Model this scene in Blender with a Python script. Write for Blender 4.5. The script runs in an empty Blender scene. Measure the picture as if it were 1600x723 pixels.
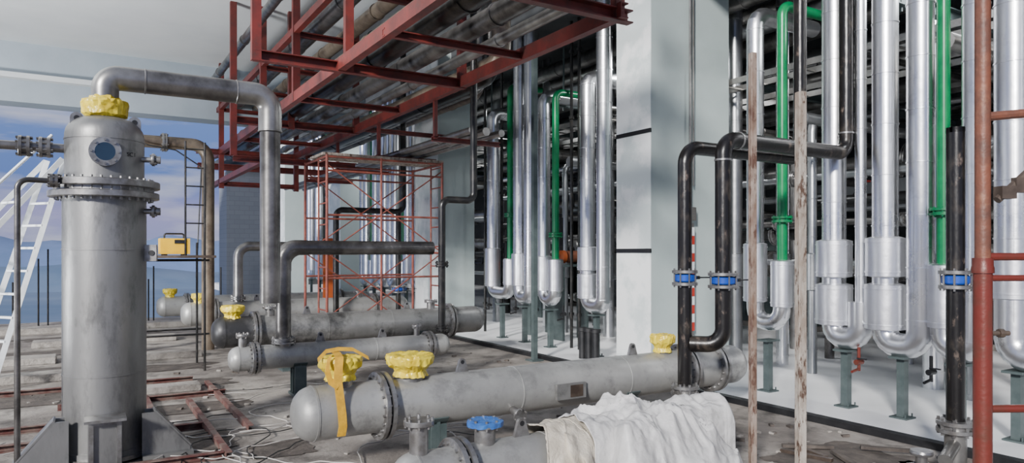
import bpy, bmesh, math, random
from mathutils import Vector, Matrix, noise
random.seed(7)
V=Vector
HC=1.6
# ---------------------------------------------------------------- survey helpers (bearing + known building line -> plan position)
CA,SA=math.cos(math.radians(31.5)),math.sin(math.radians(31.5))
def bear(u):
    k=(u-800)/1100.0
    return SA+CA*k, CA-SA*k
def lineX(u,X):
    a,b=bear(u); return b*X/a
def lineY(u,Y):
    a,b=bear(u); return a*Y/b

# ---------------------------------------------------------------- materials
def mat(name,c1,c2=None,metal=0.0,rough=0.5,scale=3.0,bump=0.0,bscale=40,detail=6,lo=0.35,hi=0.65,stretch=(1,1,1),rough2=None,dist=0.0,c3=None,s3=12,t3=.52,w3=.18):
    m=bpy.data.materials.new(name); m.use_nodes=True
    nt=m.node_tree; b=nt.nodes['Principled BSDF']
    b.inputs['Metallic'].default_value=metal; b.inputs['Roughness'].default_value=rough
    c2=c2 or tuple(x*0.75 for x in c1)
    tc=nt.nodes.new('ShaderNodeTexCoord'); mp=nt.nodes.new('ShaderNodeMapping')
    mp.inputs['Scale'].default_value=stretch
    nt.links.new(tc.outputs['Object'],mp.inputs['Vector'])
    n=nt.nodes.new('ShaderNodeTexNoise'); n.inputs['Scale'].default_value=scale; n.inputs['Detail'].default_value=detail
    n.inputs['Roughness'].default_value=0.62; n.inputs['Distortion'].default_value=dist
    nt.links.new(mp.outputs['Vector'],n.inputs['Vector'])
    r=nt.nodes.new('ShaderNodeValToRGB'); r.color_ramp.elements[0].position=lo; r.color_ramp.elements[1].position=hi
    r.color_ramp.elements[0].color=(*c1,1); r.color_ramp.elements[1].color=(*c2,1)
    nt.links.new(n.outputs['Fac'],r.inputs['Fac']); outc=r.outputs['Color']
    if c3:
        n3=nt.nodes.new('ShaderNodeTexNoise'); n3.inputs['Scale'].default_value=s3; n3.inputs['Detail'].default_value=8; n3.inputs['Roughness'].default_value=.7
        nt.links.new(mp.outputs['Vector'],n3.inputs['Vector'])
        r3=nt.nodes.new('ShaderNodeValToRGB'); r3.color_ramp.elements[0].position=t3; r3.color_ramp.elements[1].position=t3+w3
        nt.links.new(n3.outputs['Fac'],r3.inputs['Fac'])
        mx=nt.nodes.new('ShaderNodeMix'); mx.data_type='RGBA'; nt.links.new(r3.outputs['Color'],mx.inputs[0]); nt.links.new(outc,mx.inputs[6]); mx.inputs[7].default_value=(*c3,1)
        outc=mx.outputs[2]
    nt.links.new(outc,b.inputs['Base Color'])
    if rough2 is not None:
        mr=nt.nodes.new('ShaderNodeMapRange'); mr.inputs['From Min'].default_value=lo; mr.inputs['From Max'].default_value=hi
        mr.inputs['To Min'].default_value=rough; mr.inputs['To Max'].default_value=rough2
        nt.links.new(n.outputs['Fac'],mr.inputs['Value']); nt.links.new(mr.outputs['Result'],b.inputs['Roughness'])
    if bump>0:
        n2=nt.nodes.new('ShaderNodeTexNoise'); n2.inputs['Scale'].default_value=bscale; n2.inputs['Detail'].default_value=5
        nt.links.new(mp.outputs['Vector'],n2.inputs['Vector'])
        bp=nt.nodes.new('ShaderNodeBump'); bp.inputs['Strength'].default_value=bump; bp.inputs['Distance'].default_value=0.02
        nt.links.new(n2.outputs['Fac'],bp.inputs['Height']); nt.links.new(bp.outputs['Normal'],b.inputs['Normal'])
    return m
M={}
M['shell']=mat('pickled_steel',(.30,.30,.295),(.19,.19,.185),.65,.38,2.2,.08,25,stretch=(1,1,.35),rough2=.52,c3=(.11,.11,.11),s3=5)
M['paintgrey']=mat('grey_vessel_paint',(.42,.42,.405),(.30,.30,.29),.45,.38,2.5,.10,20,rough2=.5,c3=(.20,.20,.195),s3=4)
M['darkshell']=mat('dark_vessel',(.05,.05,.052),(.15,.15,.15),.55,.42,2.0,.08,20,lo=.42,hi=.6)
M['midshell']=mat('mid_vessel',(.22,.22,.215),(.32,.32,.31),.55,.42,2.5,.08,20,c3=(.06,.06,.06),s3=2.2,t3=.46)  # mid grey with random dark blotches
M['flange']=mat('flange_steel',(.34,.34,.34),(.18,.17,.16),.75,.36,12)
M['mill']=mat('mill_scale_pipe',(.09,.085,.08),(.24,.23,.22),.8,.33,3.0,.05,30,lo=.4,hi=.62)
M['steelpipe']=mat('bare_steel_pipe',(.36,.355,.34),(.20,.19,.18),.8,.34,3.5)
M['black']=mat('black_pipe_paint',(.010,.010,.010),(.05,.045,.04),.1,.30,7,.05,30,lo=.5,hi=.72)
M['scuffblack']=mat('scuffed_black_paint',(.008,.007,.007),(.08,.065,.05),.1,.30,5,.1,30,lo=.54,hi=.74,stretch=(1,1,.5),c3=(.20,.15,.12),s3=14,t3=.58)
M['clad']=mat('aluminium_cladding',(.84,.85,.87),(.66,.67,.69),1.0,.25,1.2,.20,3.6,rough2=.38,c3=(.50,.51,.53),s3=4,t3=.55)
M['foil']=mat('aluminium_sleeve',(.88,.89,.92),(.72,.73,.77),1.0,.32,2.0,.28,5,rough2=.44)
M['cladin']=mat('grey_cladding',(.42,.43,.44),(.28,.29,.30),.95,.34,2.0,.2,5)  # darker grey cladding for pipes inside the plant room
M['green']=mat('green_pipe_paint',(.0,.20,.065),(.0,.13,.045),0,.30,6)
M['red']=mat('red_oxide_primer',(.175,.028,.022),(.085,.02,.017),.0,.48,4,.05,30,lo=.4,hi=.7,c3=(.07,.03,.025),s3=9,t3=.52)
M['redfloor']=mat('dusty_red_primer',(.10,.03,.025),(.17,.12,.10),.0,.7,7,.1,30,lo=.4,hi=.62)
M['redpole']=mat('dark_red_paint',(.15,.026,.018),(.10,.035,.022),.1,.40,9,.1,50,lo=.45,hi=.7)
M['rustpole']=mat('rusty_brown_pole',(.20,.07,.04),(.11,.05,.035),.1,.5,9,.15,50,lo=.4,hi=.65,c3=(.26,.12,.07),s3=10,t3=.55)
M['scaf']=mat('scaffold_orange_paint',(.26,.065,.045),(.12,.04,.03),.1,.5,8,c3=(.30,.16,.11),s3=14,t3=.58)
M['brownpipe']=mat('brown_mill_pipe',(.05,.036,.028),(.17,.13,.10),.3,.48,3,.05,30,lo=.4,hi=.65)
M['tanpipe']=mat('tan_lagged_pipe',(.25,.20,.145),(.12,.09,.065),.3,.42,3,.1,20,c3=(.05,.042,.034),s3=5)
M['yellow']=mat('yellow_plastic_wrap',(.82,.66,.05),(.62,.44,.02),0,.24,9,.5,22)
M['strap']=mat('orange_yellow_webbing',(.72,.40,.02),(.5,.27,.02),0,.6,20)
M['yellowbox']=mat('yellow_enamel',(.85,.50,.01),(.75,.42,.01),0,.35,6)
M['blue']=mat('blue_valve_paint',(.01,.08,.46),(.01,.05,.32),.1,.3,8)
M['bluecap']=mat('blue_plastic_sheet',(.04,.16,.46),(.03,.10,.34),0,.3,12,.5,25)
M['white']=mat('white_ladder_paint',(.74,.77,.78),(.56,.59,.60),.1,.4,6)
M['dark']=mat('dark_void_metal',(.012,.013,.015),(.03,.03,.032),.3,.45,5)
M['post']=mat('grey_green_post_paint',(.085,.11,.11),(.05,.07,.07),.1,.45,6)
M['tarp']=mat('grey_white_woven_tarp',(.64,.63,.62),(.44,.435,.43),0,.45,4,.35,30,lo=.35,hi=.68,c3=(.28,.27,.26),s3=7,t3=.56)
M['tarp2']=mat('cream_canvas_tarp',(.62,.57,.48),(.44,.39,.31),0,.7,6,.35,60)
M['wood']=mat('mottled_timber',(.42,.38,.33),(.24,.19,.15),0,.7,9,.4,30,lo=.4,hi=.6,stretch=(1,1,.35),c3=(.08,.045,.03),s3=22,t3=.52,w3=.08)
M['rustpost']=mat('peeling_brown_post',(.30,.24,.20),(.16,.10,.07),0,.6,9,.3,30,lo=.4,hi=.6,stretch=(1,1,.35),c3=(.09,.045,.03),s3=20,t3=.50,w3=.08)
M['glass']=mat('sight_glass',(.012,.022,.045),(.016,.035,.06),.0,.2,3)
M['cablewhite']=mat('white_cable',(.50,.47,.44),None,0,.5)
M['cableblack']=mat('black_cable',(.02,.02,.02),None,0,.5)
M['redpaint']=mat('signal_red',(.42,.03,.02),(.3,.03,.02),0,.4)
M['orange']=mat('orange_board',(.55,.11,.02),(.42,.09,.02),0,.5)
M['tape']=mat('black_tape',(.01,.01,.012),None,0,.4)
M['terra']=mat('terracotta_plastic',(.30,.10,.05),None,0,.5)
# setting materials
M['floor']=mat('dusty_concrete',(.34,.31,.275),(.15,.13,.115),0,.8,.9,.4,30,detail=10,lo=.38,hi=.60,dist=.6,c3=(.06,.052,.046),s3=2.3,t3=.49)
M['floorin']=mat('pale_floor_screed',(.88,.89,.90),(.76,.77,.78),0,.45,.8,.1,30,detail=8)
M['plinth']=mat('plinth_concrete',(.36,.335,.30),(.22,.20,.18),0,.85,3,.5,30,detail=8,c3=(.11,.10,.088),s3=5)
M['ceil']=mat('painted_soffit',(.82,.84,.84),(.72,.75,.76),0,.6,.6,.05,20)
M['beamshade']=mat('grey_blue_beam_shade',(.46,.52,.57),(.36,.42,.47),0,.6,.7,.05,20)  # shade on the white beam's face is mixed into this colour
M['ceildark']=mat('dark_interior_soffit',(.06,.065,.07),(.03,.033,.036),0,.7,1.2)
M['col']=mat('pale_green_column_paint',(.39,.455,.45),(.34,.405,.40),0,.5,1.3,.06,20)
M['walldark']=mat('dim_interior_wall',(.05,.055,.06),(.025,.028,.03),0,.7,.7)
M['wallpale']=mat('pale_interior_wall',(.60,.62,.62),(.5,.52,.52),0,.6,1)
M['pit']=mat('dark_soil',(.045,.037,.032),(.12,.10,.085),0,.9,5,.5,30)
M['land']=mat('hazy_blue_land',(.09,.15,.25),(.15,.21,.31),0,1,.006,detail=9)  # distance haze is put into the base colour
M['hill']=mat('hazy_blue_hills',(.15,.22,.40),(.12,.19,.34),0,1,.01)  # blue of the distance haze painted onto the hills
M['collit']=mat('column_lit_face',(.80,.82,.82),(.58,.64,.64),0,.5,1.6,.2,12,lo=.45,hi=.56)  # mottled white puts the brightness of the lit column side into colour
def blockmat():
    m=bpy.data.materials.new('blue_grey_blockwork'); m.use_nodes=True; nt=m.node_tree; b=nt.nodes['Principled BSDF']
    tc=nt.nodes.new('ShaderNodeTexCoord'); mp=nt.nodes.new('ShaderNodeMapping'); mp.inputs['Rotation'].default_value=(math.radians(90),0,0)
    nt.links.new(tc.outputs['Object'],mp.inputs['Vector'])
    br=nt.nodes.new('ShaderNodeTexBrick'); br.inputs['Scale'].default_value=2.0
    br.inputs['Color1'].default_value=(.21,.23,.27,1); br.inputs['Color2'].default_value=(.19,.21,.25,1); br.inputs['Mortar'].default_value=(.165,.18,.22,1)
    br.inputs['Mortar Size'].default_value=.012
    nt.links.new(mp.outputs['Vector'],br.inputs['Vector']); nt.links.new(br.outputs['Color'],b.inputs['Base Color'])
    b.inputs['Roughness'].default_value=.85
    return m
M['block']=blockmat()

# ---------------------------------------------------------------- mesh builder
def frame(ax):
    ax=V(ax).normalized()
    up=V((0,0,1)) if abs(ax.z)<.95 else V((1,0,0))
    s=ax.cross(up).normalized(); t=s.cross(ax).normalized()
    return ax,s,t
class MB:
    def __init__(s): s.bm=bmesh.new()
    def _rings(s,rings,closed_ends=True):
        bm=s.bm; vr=[[bm.verts.new(p) for p in r] for r in rings]; n=len(rings[0])
        for i in range(len(vr)-1):
            for j in range(n):
                try: bm.faces.new((vr[i][j],vr[i][(j+1)%n],vr[i+1][(j+1)%n],vr[i+1][j]))
                except Exception: pass
        if closed_ends:
            for r in (vr[0],vr[-1]):
                try: bm.faces.new(r)
                except Exception: pass
        return s
    def lathe(s,o,ax,prof,seg=32,cap=True):
        ax,a,b=frame(ax); o=V(o); rings=[]
        for t,r in prof:
            r=max(r,.0005)
            rings.append([o+ax*t+a*(r*math.cos(2*math.pi*j/seg))+b*(r*math.sin(2*math.pi*j/seg)) for j in range(seg)])
        return s._rings(rings,cap)
    def cyl(s,p0,p1,r,r1=None,seg=16):
        p0=V(p0);p1=V(p1); L=(p1-p0).length
        return s.lathe(p0,p1-p0,[(0,r),(L,r if r1 is None else r1)],seg)
    def tube(s,pts,r,bend=0,seg=18,n=7,cap=True):
        P=[V(p) for p in pts]; path=[P[0]]
        for i in range(1,len(P)-1):
            a=(P[i-1]-P[i]);b=(P[i+1]-P[i]); la,lb=a.length,b.length; a.normalize();b.normalize()
            ang=a.angle(b)
            if bend<=0 or ang>3.1: path.append(P[i]); continue
            t=min(bend/math.tan(ang/2),la*.499,lb*.499); R=t*math.tan(ang/2)
            c=P[i]+(a+b).normalized()*(R/math.sin(ang/2))
            q0=P[i]+a*t-c; q1=P[i]+b*t-c; tot=math.pi-ang
            axr=q0.cross(q1).normalized()
            for k in range(n+1): path.append(c+Matrix.Rotation(tot*k/n,3,axr)@q0)
        path.append(P[-1])
        clean=[path[0]]
        for p in path[1:]:
            if (p-clean[-1]).length>1e-4: clean.append(p)
        path=clean
        tg=[]
        for i in range(len(path)):
            if i==0: t=path[1]-path[0]
            elif i==len(path)-1: t=path[-1]-path[-2]
            else: t=(path[i]-path[i-1]).normalized()+(path[i+1]-path[i]).normalized()
            tg.append(t.normalized())
        ax,a,b=frame(tg[0]); rings=[]
        for i,p in enumerate(path):
            if i>0:
                q=tg[i-1].rotation_difference(tg[i]); a=q@a
                a=(a-tg[i]*a.dot(tg[i])).normalized()
            b=tg[i].cross(a)
            rings.append([p+a*(r*math.cos(2*math.pi*j/seg))+b*(r*math.sin(2*math.pi*j/seg)) for j in range(seg)])
        s._rings(rings,cap); return s
    def box(s,c,sz,rz=0,rot=None):
        R=rot if rot is not None else Matrix.Rotation(rz,3,'Z'); c=V(c)
        vs=[s.bm.verts.new(c+R@V((x*sz[0]/2,y*sz[1]/2,z*sz[2]/2))) for x in(-1,1) for y in(-1,1) for z in(-1,1)]
        for f in((0,1,3,2),(4,6,7,5),(0,4,5,1),(2,3,7,6),(0,2,6,4),(1,5,7,3)): s.bm.faces.new([vs[i] for i in f])
        return s
    def bar(s,p0,p1,w,h):
        p0=V(p0);p1=V(p1);ax,a,b=frame(p1-p0); R=Matrix((ax,a,b)).transposed()
        return s.box((p0+p1)/2,((p1-p0).length,w,h),rot=R)
    def ibeam(s,p0,p1,w,h,t=.012):
        p0=V(p0);p1=V(p1);ax,a,b=frame(p1-p0); o=b*(h/2-t/2)
        s.bar(p0+o,p1+o,w,t); s.bar(p0-o,p1-o,w,t); s.bar(p0,p1,t,h-2*t); return s
    def channel(s,p0,p1,w,h,t=.01):
        p0=V(p0);p1=V(p1);ax,a,b=frame(p1-p0); o=b*(h/2-t/2)
        s.bar(p0+o,p1+o,w,t); s.bar(p0-o,p1-o,w,t); s.bar(p0-a*(w/2-t/2),p1-a*(w/2-t/2),t,h-2*t); return s
    def prism(s,pts,ext):
        e=V(ext)/2; A=[s.bm.verts.new(V(p)-e) for p in pts]; B=[s.bm.verts.new(V(p)+e) for p in pts]; n=len(pts)
        s.bm.faces.new(A); s.bm.faces.new(B)
        for i in range(n): s.bm.faces.new((A[i],A[(i+1)%n],B[(i+1)%n],B[i]))
        return s
    def flange(s,c,ax,R,t,nb=12,rb=.01,pair=False,gap=.012):
        ax,a,b=frame(ax); c=V(c)
        if pair:
            s.lathe(c-ax*(gap/2+t),ax,[(0,R*.97),(t*.1,R),(t,R)],36); s.lathe(c+ax*gap/2,ax,[(0,R),(t*.9,R),(t,R*.97)],36)
            s.lathe(c-ax*gap/2,ax,[(0,R*.8),(gap,R*.8)],24); h=t+gap/2
        else:
            s.lathe(c-ax*t/2,ax,[(0,R*.98),(t*.1,R),(t*.9,R),(t,R*.98)],36); h=t/2
        for k in range(nb):
            an=2*math.pi*(k+.5)/nb; p=c+a*(R*.86*math.cos(an))+b*(R*.86*math.sin(an))
            s.lathe(p-ax*(h+rb*1.6),ax,[(0,rb),(2*(h+rb*1.6),rb)],6)
        return s
    def wrap(s,o,prof,seg=96,amp=.012,seed=0.0):
        # crumpled plastic: profile rings with radial pleats and sharp creases, tighter where it is tied
        o=V(o); rings=[]; fine=[]
        for i in range(len(prof)-1):
            for k in range(4):
                f=k/4; fine.append((prof[i][0]*(1-f)+prof[i+1][0]*f,prof[i][1]*(1-f)+prof[i+1][1]*f))
        fine.append(prof[-1])
        for z,r in fine:
            ring=[]
            for j in range(seg):
                a=2*math.pi*j/seg; c,sn=math.cos(a),math.sin(a)
                pl=abs(noise.noise(V((c*4.5,sn*4.5,z*6+seed))))*2-.5
                q=V((c*r*16,sn*r*16,z*16+seed)); cr=.5-abs(noise.noise(q))*2.6
                rr=max(.001,r*(1+amp*5*pl)+amp*cr*(1 if r>.02 else 0)); dz=amp*1.1*(.5-abs(noise.noise(q*1.3+V((7,1,2))))*2.5)
                ring.append(o+V((rr*c,rr*sn,z+dz)))
            rings.append(ring)
        return s._rings(rings,False)
    def rings_on(s,p0,p1,r,step=.9,off=.0,w=.02,h=.004,seg=18):
        p0=V(p0);p1=V(p1);L=(p1-p0).length;ax=(p1-p0).normalized();t=step*.5+off
        while t<L-.05:
            s.lathe(p0+ax*t,ax,[(0,r*.99),(.001,r+h),(w-.001,r+h),(w,r*.99)],seg,False); t+=step
        return s
    def jitter(s,amp,sc=14,seed=0):
        for v in s.bm.verts:
            q=v.co*sc+V((seed,seed*2,0)); v.co+=V((noise.noise(q),noise.noise(q+V((9,3,1))),noise.noise(q+V((1,7,5)))))*amp
        return s
    def finish(s,name,material,base=(0,0,0),ang=30):
        bm=s.bm; bmesh.ops.recalc_face_normals(bm,faces=bm.faces)
        for v in bm.verts: v.co-=V(base)
        for f in bm.faces: f.smooth=True
        for e in bm.edges:
            if len(e.link_faces)==2 and e.calc_face_angle(0)>math.radians(ang): e.smooth=False
        me=bpy.data.meshes.new(name); bm.to_mesh(me); bm.free(); me.materials.append(M[material] if isinstance(material,str) else material)
        o=bpy.data.objects.new(name,me); bpy.context.collection.objects.link(o); return o
class Thing:
    def __init__(s,name,label,cat,base=(0,0,0),group=None):
        o=bpy.data.objects.new(name,None); o.empty_display_size=.1; bpy.context.collection.objects.link(o)
        o.location=base; o['label']=label; o['category']=cat
        if group: o['group']=group
        s.o=o; s.base=V(base)
    def part(s,name,mb,material,parent=None,label=None):
        p=mb.finish(name,material,s.base); p.parent=parent or s.o
        if label: p['label']=label
        return p
def single(name,label,cat,mb,material,base,group=None,kind=None,ang=30):
    o=mb.finish(name,material,base,ang); o.location=base
    if label: o['label']=label
    if cat: o['category']=cat
    if group: o['group']=group
    if kind: o['kind']=kind
    return o
def struct(name,mb,material,base=(0,0,0)):
    o=mb.finish(name,material,base); o.location=base; o['kind']='structure'; return o

# ================================================================ SETTING
struct('floor',MB().box((-3,5.5,-.15),(18,28,.3)),'floor')
struct('floor.001',MB().box((15,16,-.15),(18,50,.3)),'floorin')
struct('trim_1',MB().box((5.96,10,.03),(.10,37,.06)),'dark')
struct('ceiling',MB().box((-2,12.0,5.85),(15.9,9.4,.3)),'ceil')
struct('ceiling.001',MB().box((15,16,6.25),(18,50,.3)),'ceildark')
struct('trim_2',MB().box((-4,17.0,5.12),(20,.6,1.16)),'beamshade')
struct('trim_3',MB().box((-4,16.60,5.02),(20,.2,.10)),'ceil')
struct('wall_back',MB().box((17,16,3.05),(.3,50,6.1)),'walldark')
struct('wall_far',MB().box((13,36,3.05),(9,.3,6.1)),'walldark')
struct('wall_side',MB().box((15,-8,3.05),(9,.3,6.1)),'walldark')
struct('trim_4',MB().box((16.8,9,2.9),(.1,8,1.0)),'wallpale')
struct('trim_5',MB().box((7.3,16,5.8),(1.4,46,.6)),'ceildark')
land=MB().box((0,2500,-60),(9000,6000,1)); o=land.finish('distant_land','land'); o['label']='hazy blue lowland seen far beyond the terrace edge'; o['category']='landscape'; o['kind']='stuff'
def hills(y0,amp,seed,label,matn='hill'):
    hb=MB(); N=110; vs=[]
    for j in range(6):
        row=[]
        for i in range(N):
            x=-2200+i*40; y=y0+j*y0*.05
            h=(amp+amp*1.2*noise.noise(V((i*.07,seed,1)))+amp*.45*noise.noise(V((i*.3,j*.3,seed))))*math.sin(math.pi*j/5)
            row.append(hb.bm.verts.new((x,y,-59.4+max(h,0))))
        vs.append(row)
    for j in range(5):
        for i in range(N-1): hb.bm.faces.new((vs[j][i],vs[j][i+1],vs[j+1][i+1],vs[j+1][i]))
    o=hb.finish('distant_hills',matn); o['label']=label; o['category']='hills'; o['kind']='stuff'
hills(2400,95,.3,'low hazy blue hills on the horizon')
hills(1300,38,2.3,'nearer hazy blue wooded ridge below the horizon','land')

def column(Y,w=1.45,dp=.68,X=6.3,lab='pale green painted concrete column in the pipe row'):
    T=Thing('concrete_column',lab,'column',(X+w/2,Y+dp/2,0),'columns along the plant room edge')
    T.part('column_shaft',MB().box((X+w/2,Y+dp/2,2.98),(w,dp,5.96)),'col')
    T.part('lit_face',MB().box((X-.006,Y+dp/2,2.98),(.012,dp*.995,5.9)),'collit',label='side face whitened to look lit')  # thin facing paints the lit side whiter than the shaft
    return T
c1=column(6.83,lab='large pale green concrete column with black tape bands and a side face whitened to look lit')
for z in (1.63,3.19):
    c1.part('tape_band',MB().box((6.284,7.16,z),(.02,.68,.055)),'tape')
column(13.2,dp=1.15,w=.85); column(19.6,dp=1.1,w=.85); column(26,dp=1.1,w=.85)
single('block_pier','plain dark blue-grey blockwork pier at the terrace end','wall',MB().box((3.9,20.6,1.9),(1.15,1.2,3.8)),'block',(3.9,20.6,0))
T=Thing('level_staff','red and white graduated level staff standing against the column','measuring staff',(6.95,6.74,.0))
T.part('staff_back',MB().box((6.95,6.755,1.0),(.06,.02,2.0)),'steelpipe')
for i in range(12):
    T.part('staff_band',MB().box((6.95,6.74,.62+i*.115),(.06,.02,.113)),'redpaint' if i%2==0 else 'white')
T=Thing('conduit_drop','thin grey conduit dropping down the column face','conduit',(6.93,6.76,2.0))
T.part('conduit_tube',MB().tube([(6.93,6.76,5.9),(6.93,6.76,2.1)],.018,seg=8),'steelpipe')
T.part('conduit_tube',MB().tube([(7.0,6.77,5.9),(7.0,6.77,2.5)],.012,seg=8),'steelpipe')
T.part('junction_box',MB().box((6.95,6.76,2.12),(.10,.08,.18)),'steelpipe')

# ================================================================ VERTICAL VESSEL
vx,vy=.165,6.4
RS=.290; RU=.275
T=Thing('vertical_heat_exchanger','upright grey steel heat exchanger with bolted girth flange and sight port','heat exchanger',(vx,vy,0))
o=(vx,vy,0)
T.part('lower_shell',MB().lathe(o,(0,0,1),[(.05,RS+.01),(.09,RS+.01),(.091,RS),(.66,RS),(.661,RS+.004),(.672,RS+.004),(.673,RS),(1.62,RS),(1.621,RS+.004),(1.634,RS+.004),(1.635,RS),(2.03,RS)],72),'shell')
T.part('upper_shell',MB().lathe(o,(0,0,1),[(2.17,RU),(2.47,RU),(2.471,RU+.004),(2.482,RU+.004),(2.483,RU),(2.52,RU*.995),(2.56,RU*.965),(2.60,RU*.88),(2.63,RU*.76),(2.65,RU*.6),(2.66,RU*.45)],72),'shell')
T.part('girth_flange',MB().flange((vx,vy,2.05),(0,0,1),.385,.05,32,.012).flange((vx,vy,2.135),(0,0,1),.39,.055,32,.012).lathe((vx,vy,2.07),(0,0,1),[(0,.34),(.05,.34)],48),'flange')
T.part('top_nozzle',MB().lathe((vx,vy,2.63),(0,0,1),[(0,.10),(.05,.10),(.05,.145),(.085,.145),(.09,.14),(.095,.145),(.13,.145),(.13,.10),(.16,.095)],36),'flange')
m=MB().wrap((vx,vy,2.65),[(-.01,.115),(.01,.125),(.03,.158),(.08,.160),(.125,.168),(.142,.160),(.15,.115),(.175,.104)],96,.008,3.0)
T.part('nozzle_wrap',m,'yellow',label='crumpled yellow plastic wrap')
d=V((-vx,-vy,0)).normalized(); pc=V((vx,vy,2.36))+d*(RU-.01)
sp=T.part('sight_port',MB().lathe(pc-d*.03,d,[(0,.08),(.06,.08),(.06,.108),(.09,.108),(.09,.068),(.085,.068)],40),'flange')
ax,a,b=frame(d)
for k in range(8):
    an=2*math.pi*k/8; q=pc+d*.06+a*.09*math.cos(an)+b*.09*math.sin(an); T.part('bolt',MB().lathe(q,d,[(0,.010),(.016,.010)],6),'steelpipe',sp)
T.part('sight_glass',MB().lathe(pc+d*.05,d,[(0,.068),(.0105,.068)],32),'glass',sp)
for sx in(-.19,.20):
    c=V((vx+sx,vy-.08,2.62)); pts=[(c.x-.045,c.y,c.z-.10),(c.x+.045,c.y,c.z-.10),(c.x+.045,c.y,c.z+.01)]+[(c.x+.045*math.cos(t),c.y,c.z+.01+.045*math.sin(t)) for t in [math.pi*k/8 for k in range(1,8)]]+[(c.x-.045,c.y,c.z+.01)]
    l=T.part('lifting_lug',MB().prism(pts,(0,.025,0)),'flange')
    T.part('lug_hole',MB().lathe((c.x,c.y-.016,c.z+.01),(0,1,0),[(0,.02),(.032,.02)],16),'dark',l)
dd=V((.93,-.36,0)).normalized(); c=V((vx,vy,1.6))+dd*.33
pl=T.part('side_bracket',MB().bar(c-dd*.07,c+dd*.05,.03,.13),'flange')
T.part('bracket_hole',MB().lathe(c+dd*.015+V((-.36,-.93,0))*.02,V((-.36,-.93,0)),[(0,.022),(.004,.022)],16),'dark',pl)
for z in(2.34,1.93):
    T.part('side_nozzle',MB().cyl((vx+.24,vy-.1,z),(vx+.35,vy-.13,z),.022).flange((vx+.33,vy-.125,z),(1,-.2,0),.05,.02,4,.008).cyl((vx+.35,vy-.13,z),(vx+.38,vy-.135,z),.03),'flange')
T.part('base_ring',MB().lathe(o,(0,0,1),[(0.02,.33),(.05,.33)],48),'flange')
bx=T.part('skirt_box',MB().box((vx-.01,vy-.33,.19),(.22,.16,.34)),'shell')
for c,s in(((vx-.10,vy-.422,.19),(.03,.03,.34)),((vx+.08,vy-.422,.19),(.03,.03,.34)),((vx-.01,vy-.422,.35),(.15,.03,.03)),((vx-.01,vy-.40,.377),(.27,.2,.02))):
    T.part('box_frame',MB().box(c,s),'flange',bx)
for sx in(-1,1):
    g=T.part('base_gusset',MB().prism([(vx+sx*.24,vy-.26,.04),(vx+sx*.58,vy-.26,.04),(vx+sx*.58,vy-.26,.07),(vx+sx*.33,vy-.26,.36),(vx+sx*.24,vy-.26,.36)],(0,.02,0)),'shell')
    T.part('base_gusset',MB().prism([(vx+sx*.24,vy-.1,.04),(vx+sx*.58,vy-.1,.04),(vx+sx*.58,vy-.1,.07),(vx+sx*.33,vy-.1,.36),(vx+sx*.24,vy-.1,.36)],(0,.02,0)),'shell')
    T.part('gusset_cover',MB().bar((vx+sx*.33,vy-.18,.37),(vx+sx*.585,vy-.18,.07),.18,.015),'shell',g)
    T.part('foot_plate',MB().box((vx+sx*.42,vy-.18,.025),(.36,.3,.03)),'shell',g)
cu=bpy.data.curves.new('tagtmp','FONT'); cu.body='SC1'; cu.size=.045; cu.extrude=.0006
to=bpy.data.objects.new('tagtmp',cu); bpy.context.collection.objects.link(to); bpy.context.view_layer.update()
me=bpy.data.meshes.new_from_object(to); bpy.data.objects.remove(to)
tg=bpy.data.objects.new('painted_tag',me); bpy.context.collection.objects.link(tg); tg.parent=T.o; me.materials.clear(); me.materials.append(M['dark'])
an=math.radians(30); nrm=V((math.sin(an),-math.cos(an),0)); tg.location=nrm*(RU+.003)+V((0,0,2.345)); tg.rotation_euler=(math.pi/2,0,an)
tg['label']='dark hand-painted tag letters'
zc=2.40
T2=Thing('small_bore_pipe','slim grey pipe with paired flanges joining the upright vessel','pipe',(vx-.9,vy,2.4))
T2.part('pipe_run',MB().tube([(vx-.27,vy,zc),(-2.2,vy,zc)],.034),'mill')
for X in(lineY(70,vy),lineY(38,vy)):
    T2.part('pipe_flange',MB().flange((X,vy,zc),(1,0,0),.078,.022,8,.010,True,.03),'mill')
X=lineY(27,vy-.25)
T2=Thing('drain_pipe','thin dark drain pipe bending down beside the upright vessel','pipe',(X,vy-.25,0))
T2.part('pipe_run',MB().tube([(vx-.27,vy-.2,2.13),(X,vy-.25,2.13),(X,vy-.25,.0)],.02,.07),'mill')
T2.part('pipe_flange',MB().flange((X+.22,vy-.24,2.13),(1,0,0),.05,.02,6,.008,True),'mill')
bx1=lineY(422,vy); ZT=2.985
T2=Thing('overhead_elbow_pipe','large bare steel pipe arching from the upright vessel and dropping down','pipe',(vx,vy,2.80))
T2.part('pipe_run',MB().tube([(vx,vy,2.79),(vx,vy,ZT),(vx+.45,vy,ZT)],.097,.20,24,10),'steelpipe')
T2.part('pipe_run',MB().tube([(vx+.27,vy,ZT),(bx1-.28,vy,ZT)],.0975,0,24),'mill')
T2.part('pipe_elbow',MB().tube([(bx1-.28,vy,ZT),(bx1,vy,ZT),(bx1,vy,ZT-.32)],.098,.24,24,10),'steelpipe')
T2.part('pipe_run',MB().tube([(bx1,vy,ZT-.32),(bx1,vy,1.16)],.086,0,24),'mill')
for p,a in(((vx+.27,vy,ZT),(1,0,0)),((bx1-.29,vy,ZT),(1,0,0)),((bx1,vy,ZT-.325),(0,0,1))):
    T2.part('weld_bead',MB().lathe(p,a,[(0,.095),(.005,.102),(.013,.102),(.018,.095)],24,False),'flange')

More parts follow.
